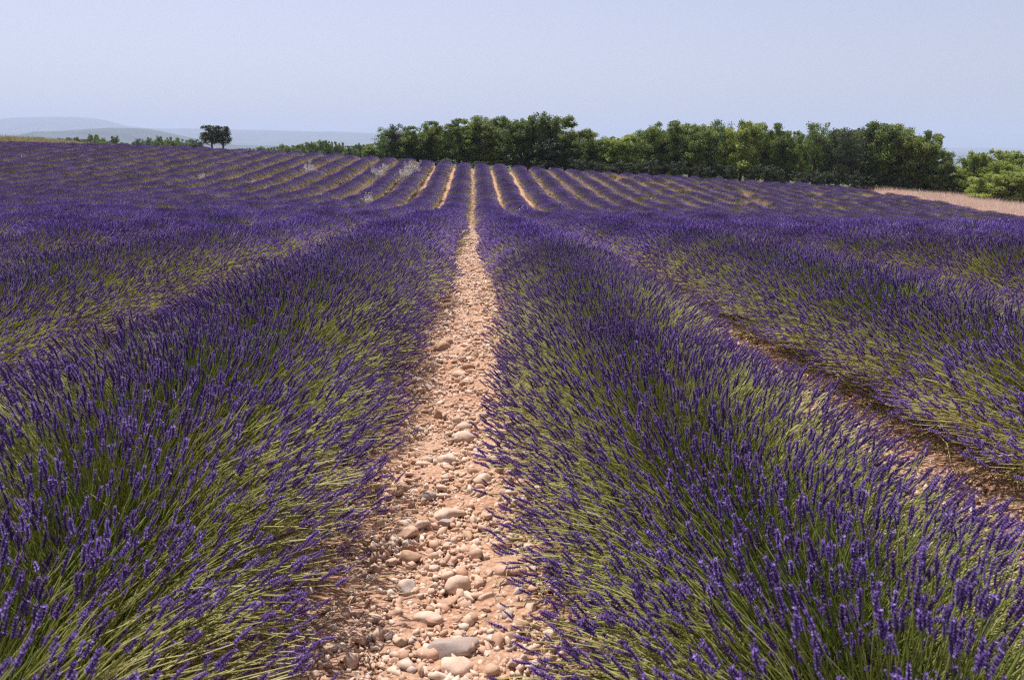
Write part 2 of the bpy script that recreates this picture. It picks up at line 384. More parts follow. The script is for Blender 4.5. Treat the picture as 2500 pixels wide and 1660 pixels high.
# ------------------------------------------------------------------ lavender
def spike_near(seed):
    """one flower spike, unit length along z: dark calyx core with whorls of small petals"""
    r_ = np.random.default_rng(seed); b = MB()
    ks = np.linspace(0, 1, 8); prof = np.array([.02, .060, .048, .068, .054, .060, .038, .005])
    P = np.stack([np.zeros(8), np.zeros(8), ks], 1)[None]
    P[0, :, 0] = .03 * np.sin(ks * 5 + seed); P[0, :, 1] = .03 * np.cos(ks * 4 + seed)
    tubes(b, P, prof, 4, 1, np.array([r_.uniform(.2, .8)]))
    tv = np.array([[-.5, 0, 0], [.5, 0, 0], [.35, .5, .9], [-.35, .5, .9], [0, 1.0, .3]]); tf = [[0, 1, 4], [3, 4, 2]]
    for zi, z in enumerate([.10, .24, .38, .52, .66, .80, .93]):
        n = 6 if z < .75 else 4; rr = (.055 if z < .7 else .038) * r_.uniform(.7, 1.15)
        a = np.arange(n) * 2 * np.pi / n + zi * .9 + r_.uniform(-.3, .3, n)
        out = np.stack([np.cos(a), np.sin(a), np.zeros(n)], 1); up = np.tile([0, 0, 1.], (n, 1)); side = np.cross(out, up)
        s = r_.uniform(.055, .105, n)[:, None]
        mats = np.stack([side * s * 1.1, out * s, (up * .9 + out * .2) * s], 2)
        pos = out * rr * .7 + np.stack([.03 * np.sin(z * 5 + seed) * np.ones(n), .03 * np.cos(z * 4 + seed) * np.ones(n), z + r_.uniform(-.02, .02, n)], 1)
        b.stamp(tv, tf, pos, mats, 0, r_.uniform(0, 1, n) ** 1.3)
    return b
def as_template(b): return np.concatenate(b.v), b.f, np.concatenate(b.t)
NEAR_T = [as_template(spike_near(s)) for s in range(4)]
def spike_mid():
    b = MB(); ks = np.array([0, .25, .5, .75, 1.]); prof = np.array([.03, .105, .075, .095, .012])
    P = np.stack([np.zeros(5), np.zeros(5), ks], 1)[None]; tubes(b, P, prof, 3, 0, np.array([.5])); return as_template(b)
MID_T = spike_mid()

def stamp_tmpl(mb, T, pos, mats, tint):
    tv, tfs, tt = T; n, k = len(pos), len(tv)
    v = (np.einsum('nij,kj->nki', mats, tv) + pos[:, None, :]).reshape(-1, 3)
    tn = np.clip(tt[None] * .7 + tint[:, None] * .5 - .1, 0, 1).ravel(); base = mb.n
    mb.v.append(v); mb.t.append(tn); mb.n += len(v)
    for f, m in tfs:
        mb.f.append(((f[None] + (np.arange(n) * k)[:, None, None]).reshape(-1, f.shape[1]) + base, m))

HALF_W, TOP_H = .69, .65
def plant_data(seed, n, flare=1.0, pw=1.12):
    r_ = np.random.default_rng(seed)
    phi = r_.uniform(-1, 1, n); phi = np.sign(phi) * np.abs(phi) ** pw * R(78)
    ylen = r_.uniform(-.34, .34, n)
    rad = np.where(r_.random(n) < .72, r_.uniform(.90, 1.06, n), r_.uniform(.62, .95, n))
    lump = 1 + .05 * np.sin(phi * 3 + seed) + .04 * np.cos(ylen * 9 + seed * 2)
    tip = np.stack([HALF_W * flare * np.sin(phi) * rad * lump, ylen + r_.normal(0, .03, n), .10 + (TOP_H - .10 - .05) * np.cos(phi) ** .75 * rad * lump], 1)
    base = np.stack([np.sin(phi) * .20 + r_.normal(0, .03, n), ylen * .45 + r_.normal(0, .04, n), .06 + .14 * np.cos(phi) * r_.uniform(.5, 1, n)], 1)
    d = tip - base
    ctrl = base + d * .55 + np.stack([-.05 * np.sin(phi) + r_.normal(0, .02, n), r_.normal(0, .03, n), .05 + .05 * np.abs(np.sin(phi)) + r_.normal(0, .02, n)], 1)
    t = np.linspace(0, 1, 5)[None, :, None]
    P = base[:, None] * (1 - t) ** 2 + 2 * ctrl[:, None] * t * (1 - t) + tip[:, None] * t ** 2
    tan = unit(P[:, -1] - P[:, -2]); dirn = unit(tan + np.array([0, 0, .50]) + r_.normal(0, .12, (n, 3)))
    L = r_.uniform(.025, .057, n)
    return P, tip, dirn, L, r_.uniform(0, 1, n)

def blades(mb, seed, n, spread, length, width, mat, zb=.03, tall=1.0):
    r_ = np.random.default_rng(seed)
    a = r_.uniform(0, 2 * np.pi, n); el = r_.uniform(R(12), R(85), n)
    base = np.stack([r_.normal(0, spread[0], n), r_.normal(0, spread[1], n), np.full(n, zb) + r_.uniform(0, .08, n)], 1)
    d = np.stack([np.cos(a) * np.cos(el), np.sin(a) * np.cos(el), np.sin(el) * tall], 1)
    L = r_.uniform(.5, 1, n) * length
    F = frames(d, r_.uniform(0, 6.28, n)); wv = F[:, :, 0] * width
    p0 = base; p1 = base + d * L[:, None] * .6; p2 = base + d * L[:, None] - np.array([0, 0, .12]) * L[:, None]
    v = np.stack([p0 - wv * .6, p0 + wv * .6, p1 + wv, p1 - wv, p2], 1).reshape(-1, 3)
    o = (np.arange(n) * 5)[:, None]
    t_ = np.repeat(r_.uniform(0, 1, n), 5); b0 = mb.n
    mb.v.append(v); mb.t.append(t_); mb.n += len(v)
    mb.f.append((o + np.array([[0, 1, 2, 3]]) + b0, mat)); mb.f.append((o + np.array([[3, 2, 4]]) + b0, mat))

NEARV, MIDV = [], []
for s in range(5):
    P, tip, dr, L, tn = plant_data(100 + s, 1150)
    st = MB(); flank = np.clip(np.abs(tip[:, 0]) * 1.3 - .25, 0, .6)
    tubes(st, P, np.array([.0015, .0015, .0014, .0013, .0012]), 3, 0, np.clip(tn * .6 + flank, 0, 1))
    P2 = plant_data(150 + s, 430)[0]; f2_ = np.clip(np.abs(P2[:, -1, 0]) * 1.3 - .2, 0, .6)
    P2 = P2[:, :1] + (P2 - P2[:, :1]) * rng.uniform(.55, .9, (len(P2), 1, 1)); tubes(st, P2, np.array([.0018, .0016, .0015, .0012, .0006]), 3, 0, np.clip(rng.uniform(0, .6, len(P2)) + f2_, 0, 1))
    blades(st, 200 + s, 520, (.17, .13), .30, .0026, 1); blades(st, 300 + s, 130, (.2, .15), .50, .002, 0, .05)
    me_s = st.mesh('near_stems', [M['stem'], M['leaf']])
    n_ind = 34      # spikes kept back as objects of their own on the nearest plants
    def spikes(sel, name):
        fl = MB()
        for k in range(4):
            q = sel[sel % 4 == k]
            if len(q):
                F = frames(dr[q]); sc_ = L[q]; stamp_tmpl(fl, NEAR_T[k], tip[q] - dr[q] * .004, F * sc_[:, None, None], tn[q])
        return fl.mesh(name, [M['petal'], M['calyx']])
    allq = np.arange(len(tip))
    up = np.argsort(-(tip[:, 2] + rng.uniform(0, .25, len(tip))))[:n_ind]   # spikes that stand out on top
    rest = np.setdiff1d(allq, up)
    NEARV.append(dict(stems=me_s, rest=spikes(rest, 'flower_spikes'), up=up, tip=tip, dr=dr, L=L, tn=tn))
ONE_SPIKE = []
for k in range(4):
    b = MB(); stamp_tmpl(b, NEAR_T[k], np.zeros((1, 3)), np.eye(3)[None], np.array([.5])); ONE_SPIKE.append(b.mesh('flower_spike', [M['petal'], M['calyx']]))
for s in range(5):
    P, tip, dr, L, tn = plant_data(500 + s, 960, .96, 1.25)
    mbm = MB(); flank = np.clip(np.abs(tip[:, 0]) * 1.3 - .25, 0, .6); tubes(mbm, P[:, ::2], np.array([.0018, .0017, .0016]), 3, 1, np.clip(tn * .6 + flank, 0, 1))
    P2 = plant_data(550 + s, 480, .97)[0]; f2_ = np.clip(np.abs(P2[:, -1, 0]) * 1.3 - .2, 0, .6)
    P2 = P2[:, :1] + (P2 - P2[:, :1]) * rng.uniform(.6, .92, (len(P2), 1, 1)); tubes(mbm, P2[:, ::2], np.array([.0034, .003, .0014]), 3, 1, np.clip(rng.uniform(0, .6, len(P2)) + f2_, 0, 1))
    blades(mbm, 600 + s, 300, (.19, .15), .30, .006, 2); blades(mbm, 650 + s, 120, (.2, .15), .48, .004, 1, .05)
    F = frames(dr); stamp_tmpl(mbm, MID_T, tip, F * (L * 1.15)[:, None, None], tn)
    MIDV.append(mbm.mesh('mid_plant', [M['petal'], M['stem'], M['leaf']]))

FARV = []
for s in range(5):
    P, tip, dr, L, tn = plant_data(560 + s, 640, .96, 1.1); ok = np.abs(tip[:, 0]) < .42 + .16 * rng.random(len(tip)); P, tip, dr, L, tn = P[ok], tip[ok], dr[ok], L[ok], tn[ok]
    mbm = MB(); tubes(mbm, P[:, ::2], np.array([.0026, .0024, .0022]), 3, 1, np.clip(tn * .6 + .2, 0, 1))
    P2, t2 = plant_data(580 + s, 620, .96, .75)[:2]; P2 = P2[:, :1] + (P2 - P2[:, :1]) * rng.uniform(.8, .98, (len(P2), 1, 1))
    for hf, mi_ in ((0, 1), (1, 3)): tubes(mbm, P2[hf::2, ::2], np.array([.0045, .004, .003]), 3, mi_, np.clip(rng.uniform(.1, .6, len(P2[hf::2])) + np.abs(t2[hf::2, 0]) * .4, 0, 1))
    blades(mbm, 690 + s, 160, (.19, .15), .30, .008, 2)
    F = frames(dr); stamp_tmpl(mbm, MID_T, tip, F * (L * 1.3)[:, None, None], tn)
    FARV.append(mbm.mesh('far_plant', [M['petal'], M['stem'], M['leaf'], M['dry']]))

def tilt_rot(x, y):
    e = .3; sy = (gz(x, y + e) - gz(x, y - e)) / (2 * e); sx = (gz(x + e, y) - gz(x - e, y)) / (2 * e)
    return (math.atan(sy), -math.atan(sx))
ORD = 'first second third fourth fifth sixth seventh eighth ninth tenth eleventh twelfth thirteenth fourteenth fifteenth sixteenth seventeenth eighteenth nineteenth twentieth'.split() + \
      ['twenty-' + w_ for w_ in 'first second third fourth fifth sixth seventh eighth ninth'.split()] + ['thirtieth']
NEAR_Y, OBJ_Y = 7.5, 24.0
MISSING = []
def visible_from(x):      # rough frustum: where a row at x enters the picture
    return max(.35, (abs(x) - 1.2) * (1.42 if x < 0 else 1.28) - .5)
def build_row(k):
    side = 'left' if k < 0 else 'right'; num = (-k if k < 0 else k + 1)
    x0 = PC + (k + .5) * SP + {0: -.02, 1: -.11}.get(k, 0)
    y0 = visible_from(x0)
    root = empty('lavender_row', (x0, y0, gz(x0, y0)))
    if num == 1: lab = 'nearest lavender row, bordering the stony path on its %s side' % side
    else: lab = 'lavender row, %s one to the %s of the stony path' % (ORD[num - 1], side)
    tag(root, lab, 'lavender row', 'parallel rows of lavender')
    wob = rng.uniform(0, 6); HK = {0: .89, -1: 1.0}.get(k, .96); WK = {0: .90, 1: 1.05, -2: .98}.get(k, 1.0)
    ys = np.arange(y0 - .2 + rng.uniform(0, .3), 76.5 + rng.uniform(-.3, .3), .44)
    far = []
    for i, y in enumerate(ys):
        y = y + rng.uniform(-.05, .05); x = x0 + .035 * math.sin(y * .7 + wob) + rng.normal(0, .02)
        if y > 28 and (rng.random() < (.05 if k > 6 else .015) or (k > 5 and mnoise.noise(Vector((x0 * .35, y * .30, 11))) > .33)): continue      # gaps where plants have died
        s = rng.uniform(.90, 1.06) * (1 + .05 * math.sin(y * .9 + wob * 2)); rz = (math.pi if rng.random() < .5 else 0) + rng.normal(0, .12)
        if y > 14: s *= 1 + .09 * mnoise.noise(Vector((x0, y * .5, 7)))
        if y < 14: s = .99 + (s - .99) * .5
        if k == -1 and y < 1.75: s *= .88
        rx, ry = tilt_rot(x, y); z = gz(x, y) - .01
        if y > OBJ_Y: far.append((x, y, z, rx, ry, rz, s)); continue
        if y < NEAR_Y and abs(x0) < 6.5:
            v = NEARV[rng.integers(5)]
            p = mobj('lavender_plant', v['stems'], root)
            ind = abs(k + .5) < 2.6 and i < 8
            fs = mobj('flower_spikes', v['rest'], p); tag(fs, kind='stuff')
            if ind:
                for j in v['up']:
                    o = mobj('flower_spike', ONE_SPIKE[j % 4], p)
                    F = frames(v['dr'][j:j + 1])[0] * v['L'][j]
                    mm = Matrix(F.tolist()).to_4x4(); mm.translation = Vector(v['tip'][j] - v['dr'][j] * .004); o.matrix_basis = mm
        else:
            p = mobj('lavender_plant', MIDV[rng.integers(5)], root)
        p.location = (x - x0, y - y0, z - gz(x0, y0)); p.rotation_euler = (rx, ry, rz)
        p.scale = (s * WK, 1.06, s * rng.uniform(.95, 1.05) * HK)
    if far:
        a = np.array(far)
        scatter('distant_plants', a[:, :3], a[:, 3:6], np.stack([a[:, 6] * (1.09 if abs(k + .5) < 4 else 1.0), np.full(len(a), 1.08), a[:, 6] * rng.uniform(.92, 1.06, len(a))], 1),
                rng.integers(0, 5, len(a)), FARV, root, (0, 0, 0)).matrix_parent_inverse = Matrix.Translation(-Vector(root.location))
    return root
for k in range(-28, 22): build_row(k)

# ------------------------------------------------------------------ stones
def ico(sub):
    import bmesh
    bm = bmesh.new(); bmesh.ops.create_icosphere(bm, subdivisions=sub, radius=1)
    v = np.array([p.co[:] for p in bm.verts]); f = np.array([[q.index for q in fc.verts] for fc in bm.faces]); bm.free(); return v, f
ICO = {k: ico(k) for k in (1, 2, 3, 4)}
def stone_mesh(seed, sub, mat, cuts=7, cut=(.55, .85), shape=(1, .75, .5), rough=.06, smooth=False):
    r_ = np.random.default_rng(seed); v, f = ICO[sub]; v = v.copy()
    for _ in range(cuts):
        n = unit(r_.normal(size=3)); d = r_.uniform(*cut); dd = v @ n; v -= np.outer(np.maximum(dd - d, 0) * .92, n)
    v *= np.array(shape) * r_.uniform(.9, 1.1, 3)
    for i in range(len(v)):
        q = Vector(v[i]); v[i] *= 1 + rough * (mnoise.noise(q * 2.5 + Vector((seed, 0, 0))) + .5 * mnoise.noise(q * 7 + Vector((0, seed, 0))))
    b = MB(); b.add(v, f); return b.mesh('stone', [mat], smooth)
# notable stones on the path: (photo x, photo y of the foot, width in photo px, material, shape, cuts, yaw, label)
BIG = [
 (1046, 1545, 128, 'greystone', (1, .6, .38), (5, (.6, .85)), .1, 'large flat-topped grey stone at the very bottom of the path'),
 (1052, 1575, 90, 'stone', (1, .7, .35), (6, (.6, .85)), .5, 'broad pinkish stone in front of the large flat grey one'),
 (945, 1325, 68, 'brownstone', (.9, .7, .68), (10, (.42, .7)), .3, 'blocky brown stone with a flat grey top, left side of the path'),
 (973, 1288, 26, 'brownstone', (.7, .45, 1.0), (8, (.5, .7)), .2, 'thin brown slab standing upright behind the blocky brown stone'),
 (1055, 1385, 60, 'whitestone', (1, .8, .62), (3, (.75, .95)), .8, 'rounded cream stone in the middle of the path beside smaller ones'),
 (937, 1388, 46, 'stone', (.9, .9, .8), (4, (.7, .9)), 1.2, 'round pinkish stone below the blocky brown stone'),
 (985, 1462, 64, 'whitestone', (1, .7, .42), (3, (.75, .95)), -.1, 'smooth pale cobble above the large grey stone'),
 (1086, 1462, 38, 'brownstone', (.8, .8, .85), (8, (.5, .75)), .4, 'small steep-faced brown stone right of the smooth pale cobble'),
 (985, 1428, 46, 'brownstone', (1, .6, .45), (8, (.45, .7)), -.7, 'wedge-shaped ochre stone with one slanting shaded face'),
 (1040, 1418, 62, 'stone', (1, .5, .35), (7, (.5, .75)), .3, 'long thin ledge of beige stone lying across the path'),
 (1128, 1405, 50, 'stone', (1, .5, .40), (6, (.5, .8)), .4, 'yellowish slab at the right edge of the path'),
 (1030, 1215, 74, 'whitestone', (1, .65, .36), (5, (.6, .9)), 0, 'broad pale slab with a grey stone leaning on its front'),
 (1035, 1232, 52, 'greystone', (1, .5, .42), (8, (.45, .7)), .5, 'grey angular stone leaning on a broad pale slab'),
 (1110, 1130, 48, 'whitestone', (1, .8, .6), (5, (.6, .85)), .2, 'whitish stone on the right verge, above the broad slab'),
 (1118, 1080, 46, 'whitestone', (1, .8, .6), (6, (.6, .85)), .9, 'pale squarish stone by the right verge, farther up the path'),
 (1030, 1085, 50, 'stone', (1, .8, .55), (3, (.7, .95)), .2, 'rounded pink stone left of the pale squarish one'),
 (1068, 1032, 52, 'whitestone', (1, .75, .5), (2, (.8, .95)), -.1, 'oval white cobble, the brightest on the path'),
 (1070, 1005, 36, 'whitestone', (1, .8, .6), (2, (.8, .95)), .4, 'smaller oval cobble just behind the brightest white cobble'),
 (1088, 1108, 34, 'brownstone', (.9, .7, .7), (7, (.5, .8)), .4, 'reddish brown lump between two pale stones'),
 (975, 1092, 40, 'stone', (1, .7, .5), (6, (.5, .8)), .4, 'low beige stone near the left verge of the path'),
 (930, 1145, 40, 'brownstone', (.9, .8, .75), (7, (.5, .8)), .1, 'brown stone half under the lavender of the left row'),
 (987, 1168, 36, 'greystone', (.9, .8, .7), (4, (.7, .9)), .1, 'small round grey stone on the left half of the path'),
 (1012, 980, 34, 'brownstone', (.7, .7, .9), (8, (.5, .7)), .3, 'pointed brown stone standing above the white cobbles'),
 (1017, 820, 42, 'brownstone', (1, .9, .75), (5, (.6, .85)), .4, 'lone big brown stone far up the path at its left edge'),
 (1035, 803, 24, 'brownstone', (1, .8, .7), (5, (.6, .85)), .9, 'lesser brown stone tucked behind the lone big brown one'),
 (1093, 836, 22, 'brownstone', (.8, .8, .9), (5, (.6, .85)), .9, 'small dark stone far up the path on its right side'),
 (1080, 864, 30, 'brownstone', (1, .8, .65), (6, (.6, .85)), .2, 'dark brown stone in mid-path, halfway up'),
 (1057, 880, 34, 'stone', (1, .7, .55), (5, (.6, .85)), .2, 'tan stone just below the dark brown one in mid-path'),
 (1195, 1345, 40, 'stone', (1, .8, .7), (5, (.6, .85)), .2, 'pinkish stone at the foot of the right-hand lavender'),
 (1170, 1500, 48, 'brownstone', (1, .6, .5), (5, (.6, .85)), .2, 'brown humped stone right of the large grey one'),
 (1000, 1335, 38, 'stone', (1, .7, .4), (5, (.6, .85)), .2, 'flat lens-shaped tan stone right of the blocky brown stone'),
]
def path_z(x, y):
    h = abs(x - PC) / .46
    return gz(x, y) + (.026 * (1 - h * h) if h < 1 else 0)
fpx = LENS / 36 * 2361
placed = []
for i, (px, py, wd, mt, shp, (cn, cr), yaw, lab) in enumerate(BIG):
    p = at_ground(px, min(py, 1620)); dist = math.dist(p, CAM)
    r_ = wd / fpx * dist * .5 * 1.05
    me = stone_mesh(900 + i, 3 if wd > 45 else 2, M[mt], cn + 4, (cr[0] - .08, cr[1] - .02), (1, shp[1], shp[2] * 1.12), .12)
    me.name = 'loose_stone'
    o = mobj('loose_stone', me); o.scale = (r_, r_, r_); o.rotation_euler = (0, 0, yaw)
    o.location = (p[0], p[1] + r_ * .4, path_z(p[0], p[1]) + r_ * shp[2] * .45)
    tag(o, lab, 'stone', 'loose stones on the path'); placed.append((p[0], p[1], r_))
STONES = [stone_mesh(30 + i, 2, M['stone'], 7 + i % 3, (.18, .62), (1, .8, .65 + .08 * (i % 4)), .12) for i in range(8)]
PEBB = [stone_mesh(60 + i, 1, M['stone'], 6, (.12, .6), (1, .75 + .08 * (i % 3), .6 + .08 * (i % 4)), .16) for i in range(8)]
for i, m_ in enumerate(PEBB): m_.name = 'pebble_%d' % i
n = 0
while n < 290:
    y = 1.15 + 7.5 * rng.random() ** 1.5; x = PC + rng.normal(0, .17)
    if abs(x - PC) > .42: continue
    r_ = min(.048, .0165 * math.exp(rng.normal(.1, .38))) * (1 + .05 * y)
    if any((x - a) ** 2 + (y - b) ** 2 < (c * .9 + r_ * .8) ** 2 for a, b, c in placed): continue
    placed.append((x, y, r_)); n += 1
    o = mobj('stone', STONES[rng.integers(8)], path); o.scale = (r_, r_, r_)
    o.rotation_euler = (rng.normal(0, .25), rng.normal(0, .25), rng.uniform(0, 6.28)); o.location = (x, y, path_z(x, y) + r_ * .25)
def gravel(name, xc, spread, y0, y1, n, pw, par, smin, smax):
    y = y0 + (y1 - y0) * rng.random(n) ** pw; x = xc + rng.uniform(-1, 1, n) * spread * rng.random(n) ** .35
    z = ground_z(x, y); h = np.abs(x - PC) / .46; z = z + np.where(h < 1, .026 * (1 - h * h), 0)
    r_ = np.clip(smin * np.exp(np.abs(rng.normal(0, .6, n))), smin, smax) * (1 + y * .03)
    return scatter(name, np.stack([x, y, z + r_ * .28], 1), np.stack([rng.normal(0, .3, n), rng.normal(0, .3, n), rng.uniform(0, 6.3, n)], 1),
            np.stack([r_, r_ * rng.uniform(.8, 1.1, n), r_ * rng.uniform(.7, 1.2, n)], 1), rng.integers(0, 8, n), PEBB)
g1 = gravel('gravel', PC, .58, .6, 26, 60000, 1.9, None, .0066, .034)
g1['label'] = 'loose pinkish gravel covering the path'
g2 = gravel('gravel', PC + SP, .42, 1.3, 15, 24000, 1.3, None, .006, .03)
g3 = gravel('gravel', PC - SP, .42, 1.6, 9, 8000, 1.3, None, .006, .028)
g4 = gravel('gravel', PC, .35, 20, 76, 5000, 1.0, None, .012, .03)

# ------------------------------------------------------------------ trees
def tree_meshes(seed, leaf, n_leaf=9000, H=6.0, W=4.2, crown_low=.22, leafs=.075, open_=.5, multi=1, extra=None):
    r_ = np.random.default_rng(seed); tb = MB(); clumps = []
    def branch(p, d, L, r0, lvl):
        k = 6; pts = [np.array(p, float)]; dd = unit(np.array(d, float))
        for i in range(k - 1):
            dd = unit(dd + r_.normal(0, .13, 3) + np.array([0, 0, .05])); pts.append(pts[-1] + dd * L / (k - 1))
        P = np.array(pts)[None]; tubes(tb, P, np.linspace(r0, r0 * .45, k), 6 if lvl < 2 else 4, 0)
        if lvl >= 2: clumps.append((pts[-1], .46)); clumps.append((pts[3], .34)); return
        nb = (6 if lvl == 0 else 4)
        for i in range(nb):
            t = (.35 if lvl == 0 else .3) + (.65 if lvl == 0 else .7) * (i + r_.random()) / nb
            q = pts[min(k - 1, int(t * (k - 1)))]
            a = r_.uniform(0, 6.28); el = r_.uniform(.15, 1.0) if lvl == 0 else r_.uniform(-.1, .9)
            nd = np.array([math.cos(a) * math.cos(el), math.sin(a) * math.cos(el), math.sin(el)])
            branch(q, nd, L * (r_.uniform(.38, .56) * (W / 4.2) if lvl == 0 else .55), r0 * .42, lvl + 1)
        clumps.append((pts[-1], .6))
    for m_ in range(multi):
        off = (m_ - (multi - 1) / 2) * .5
        branch((off, 0, -.3), (off * .25 + r_.normal(0, .04), r_.normal(0, .04), 1), H * .80, .17 if multi == 1 else .12, 0)
    c = np.array([q[0] for q in clumps]); rr = np.array([q[1] for q in clumps])
    keep = c[:, 2] > H * crown_low; c, rr = c[keep], rr[keep]
    # a few more lobes to round the crown
    na = 70; a = r_.uniform(0, 6.28, na); zz = r_.uniform(crown_low + .08, .93, na)
    ew = np.sqrt(np.clip(1 - ((zz - .52) / .5) ** 2, .05, 1)) * W / 2 * r_.uniform(.5, .95, na)
    c = np.concatenate([c, np.stack([np.cos(a) * ew, np.sin(a) * ew, zz * H], 1)]); rr = np.concatenate([rr, r_.uniform(.22, .5, na)])
    j = r_.integers(0, len(c), n_leaf); u = unit(r_.normal(size=(n_leaf, 3))) * (r_.random(n_leaf) ** .45)[:, None]
    pos = c[j] + u * rr[j][:, None] * np.array([1, 1, .8]) + r_.normal(0, .05, (n_leaf, 3))
    pos[:, 2] = np.maximum(pos[:, 2], .1)
    F = frames(unit(u + r_.normal(0, .7, (n_leaf, 3))), r_.uniform(0, 6.28, n_leaf)) * (leafs * r_.uniform(.6, 1.4, n_leaf))[:, None, None]
    clump_t = r_.uniform(.22, .72, len(c))
    cb = MB(); cb.stamp(np.array([[-.6, -1, 0], [.6, -1, .15], [.7, .3, -.1], [0, 1.2, .1], [-.7, .3, 0]]), [[0, 1, 2], [0, 2, 4], [4, 2, 3]], pos, F, 0, np.clip(clump_t[j] + r_.normal(0, .16, n_leaf), 0, 1))
    top = np.percentile(pos[:, 2], 99.7); wid = np.percentile(np.abs(pos[:, 0]), 98.5) * 2
    return dict(trunk=tb.mesh('trunk', [M['bark']]), crown=cb.mesh('crown', [M[leaf]]), H=top, W=wid)
OAK = [tree_meshes(1 + s, 'oak', 20000, W=3.6, leafs=.05, crown_low=.04) for s in range(6)]
LONE = [tree_meshes(71 + s, 'holm', 7000, H=5, W=2.8, leafs=.05, crown_low=.34) for s in range(2)]
OAKOPEN = [tree_meshes(21 + s, 'oak', 7500, W=3.4, leafs=.055, crown_low=.12) for s in range(2)]
HOLM = [tree_meshes(31 + s, 'holm', 11000, leafs=.06, crown_low=.12) for s in range(2)]
LIME = [tree_meshes(41 + s, 'lime', 17000, W=3.8, leafs=.06, crown_low=.04) for s in range(3)]
GREY = [tree_meshes(51, 'greyleaf', 7000, leafs=.06, crown_low=.15)]
GOLD = tree_meshes(61, 'gold', 1200, H=2.2, W=1.0, leafs=.06, crown_low=.05)
KIND = dict(oak=OAK, open=OAKOPEN, holm=HOLM, lime=LIME, grey=GREY, lone=LONE)
def plant_tree(name, px, top, Y, wpx, kind, label, cat='tree', group='trees of the oak wood', sink=.0):
    p = at_depth(px, top, Y); g = gz(p[0], Y) - sink; v = KIND[kind][rng.integers(len(KIND[kind]))]
    h = p[2] - g; w_ = wpx / fpx * Y
    root = empty(name, (p[0], Y, g), rng.uniform(0, 6.28)); tag(root, label, cat, group)
    s = (w_ / v['W'], w_ / v['W'] * rng.uniform(.9, 1.1), h / v['H'])
    a = mobj('trunk', v['trunk'], root); b = mobj('crown', v['crown'], root); a.scale = s; b.scale = s
    a['kind'] = 'thing'
    del a['kind']
    return root
WOOD = [
 (862, 333, 88, 50, 'oak', 'small dark oak at the left end of the wood, lower than its neighbours'),
 (893, 295, 86, 72, 'open', 'thin-crowned oak second from the left end of the wood'),
 (918, 288, 85, 60, 'grey', 'grey-green tree with a spiky top near the left end of the wood'),
 (960, 292, 83, 88, 'oak', 'rounded oak right of the spiky grey-green tree'),
 (1005, 281, 83, 92, 'oak', 'bushy oak above the lavender rows just left of the path end'),
 (1052, 276, 84, 90, 'oak', 'broad oak left of the point where the path ends'),
 (1098, 271, 83, 88, 'oak', 'oak standing right behind the far end of the path'),
 (1145, 272, 82, 92, 'oak', 'dense oak next right of the one behind the path end'),
 (1200, 278, 83, 92, 'oak', 'mid-green oak just left of the tallest crown'),
 (1243, 263, 82, 96, 'oak', 'tallest oak of the wood, its crown peaking highest against the sky'),
 (1262, 312, 80, 90, 'holm', 'dark grey-green holm oak in front of the tallest oak'),
 (1290, 270, 84, 90, 'oak', 'high oak on the right shoulder of the tallest one'),
 (1335, 300, 83, 88, 'oak', 'lower oak where the skyline steps down right of the tallest'),
 (1382, 308, 84, 76, 'oak', 'narrow dark oak at the low dip of the skyline'),
 (1432, 313, 82, 96, 'lime', 'yellow-green rounded tree in the dip of the skyline'),
 (1482, 302, 83, 84, 'open', 'loose-crowned tree between the yellow-green tree and the dark spreading oak'),
 (1535, 281, 81, 108, 'oak', 'dark spreading oak with a flat crown, right of the skyline dip'),
 (1592, 288, 81, 100, 'oak', 'large oak right of the dark spreading one'),
 (1648, 279, 82, 84, 'open', 'airy light-green tree, right half of the wood, sky between its limbs'),
 (1712, 282, 81, 96, 'lime', 'bright green tree whose pale trunk shows through the crown'),
 (1775, 287, 82, 90, 'oak', 'oak with twin tops right of the bright green tree'),
 (1832, 304, 81, 72, 'oak', 'narrow dark tree in a notch of the skyline'),
 (1886, 285, 81, 88, 'open', 'slender tree with a pointed tuft on its top'),
 (1938, 300, 80, 84, 'grey', 'grey-green leafy tree with hanging boughs'),
 (1985, 296, 79, 84, 'grey', 'dusty green tree left of the big rounded crown'),
 (2042, 284, 78, 120, 'oak', 'big rounded crown near the right end of the wood'),
 (2098, 290, 77, 116, 'oak', 'dense oak right of the big rounded crown'),
 (2145, 312, 76, 84, 'oak', 'oak on the falling right shoulder of the wood'),
 (2176, 352, 74, 68, 'oak', 'last low oak at the right end of the wood'),
]
for px, top, Y, wd, kd, lab in WOOD:
    plant_tree('holm_oak_tree' if kd == 'holm' else 'oak_tree' if kd in ('oak', 'open') else 'broadleaf_tree', px, top, Y, wd, kd, lab)
SHORT = ['small left-end oak', 'thin-crowned left-end oak', 'spiky grey-green tree', 'rounded oak by the spiky tree', 'bushy oak left of the path end', 'broad oak left of the path end',
 'oak right behind the path end', 'dense oak right of the path end', 'mid-green oak left of the tallest', 'tallest oak', 'grey-green holm oak', 'high oak right of the tallest', 'lower oak where the skyline steps down',
 'narrow oak in the skyline dip', 'yellow-green tree in the dip', 'loose-crowned tree right of the dip', 'dark spreading oak', 'large oak beside the dark spreading one', 'airy light-green tree',
 'bright green tree with pale trunk', 'twin-topped oak', 'narrow tree in the skyline notch', 'slender tree with tufted top', 'grey-green tree with hanging boughs', 'dusty green tree', 'big rounded crown',
 'dense oak right of the big rounded crown', 'oak on the falling right shoulder', 'last low oak at the right end']
def near_name(px): return SHORT[int(np.argmin([abs(t_[0] - px) for t_ in WOOD]))]
sky_px = [890, 960, 1050, 1100, 1240, 1300, 1380, 1440, 1530, 1650, 1820, 1900, 2050, 2130, 2170]
sky_py = [310, 298, 284, 280, 272, 288, 312, 318, 290, 290, 302, 295, 292, 312, 345]
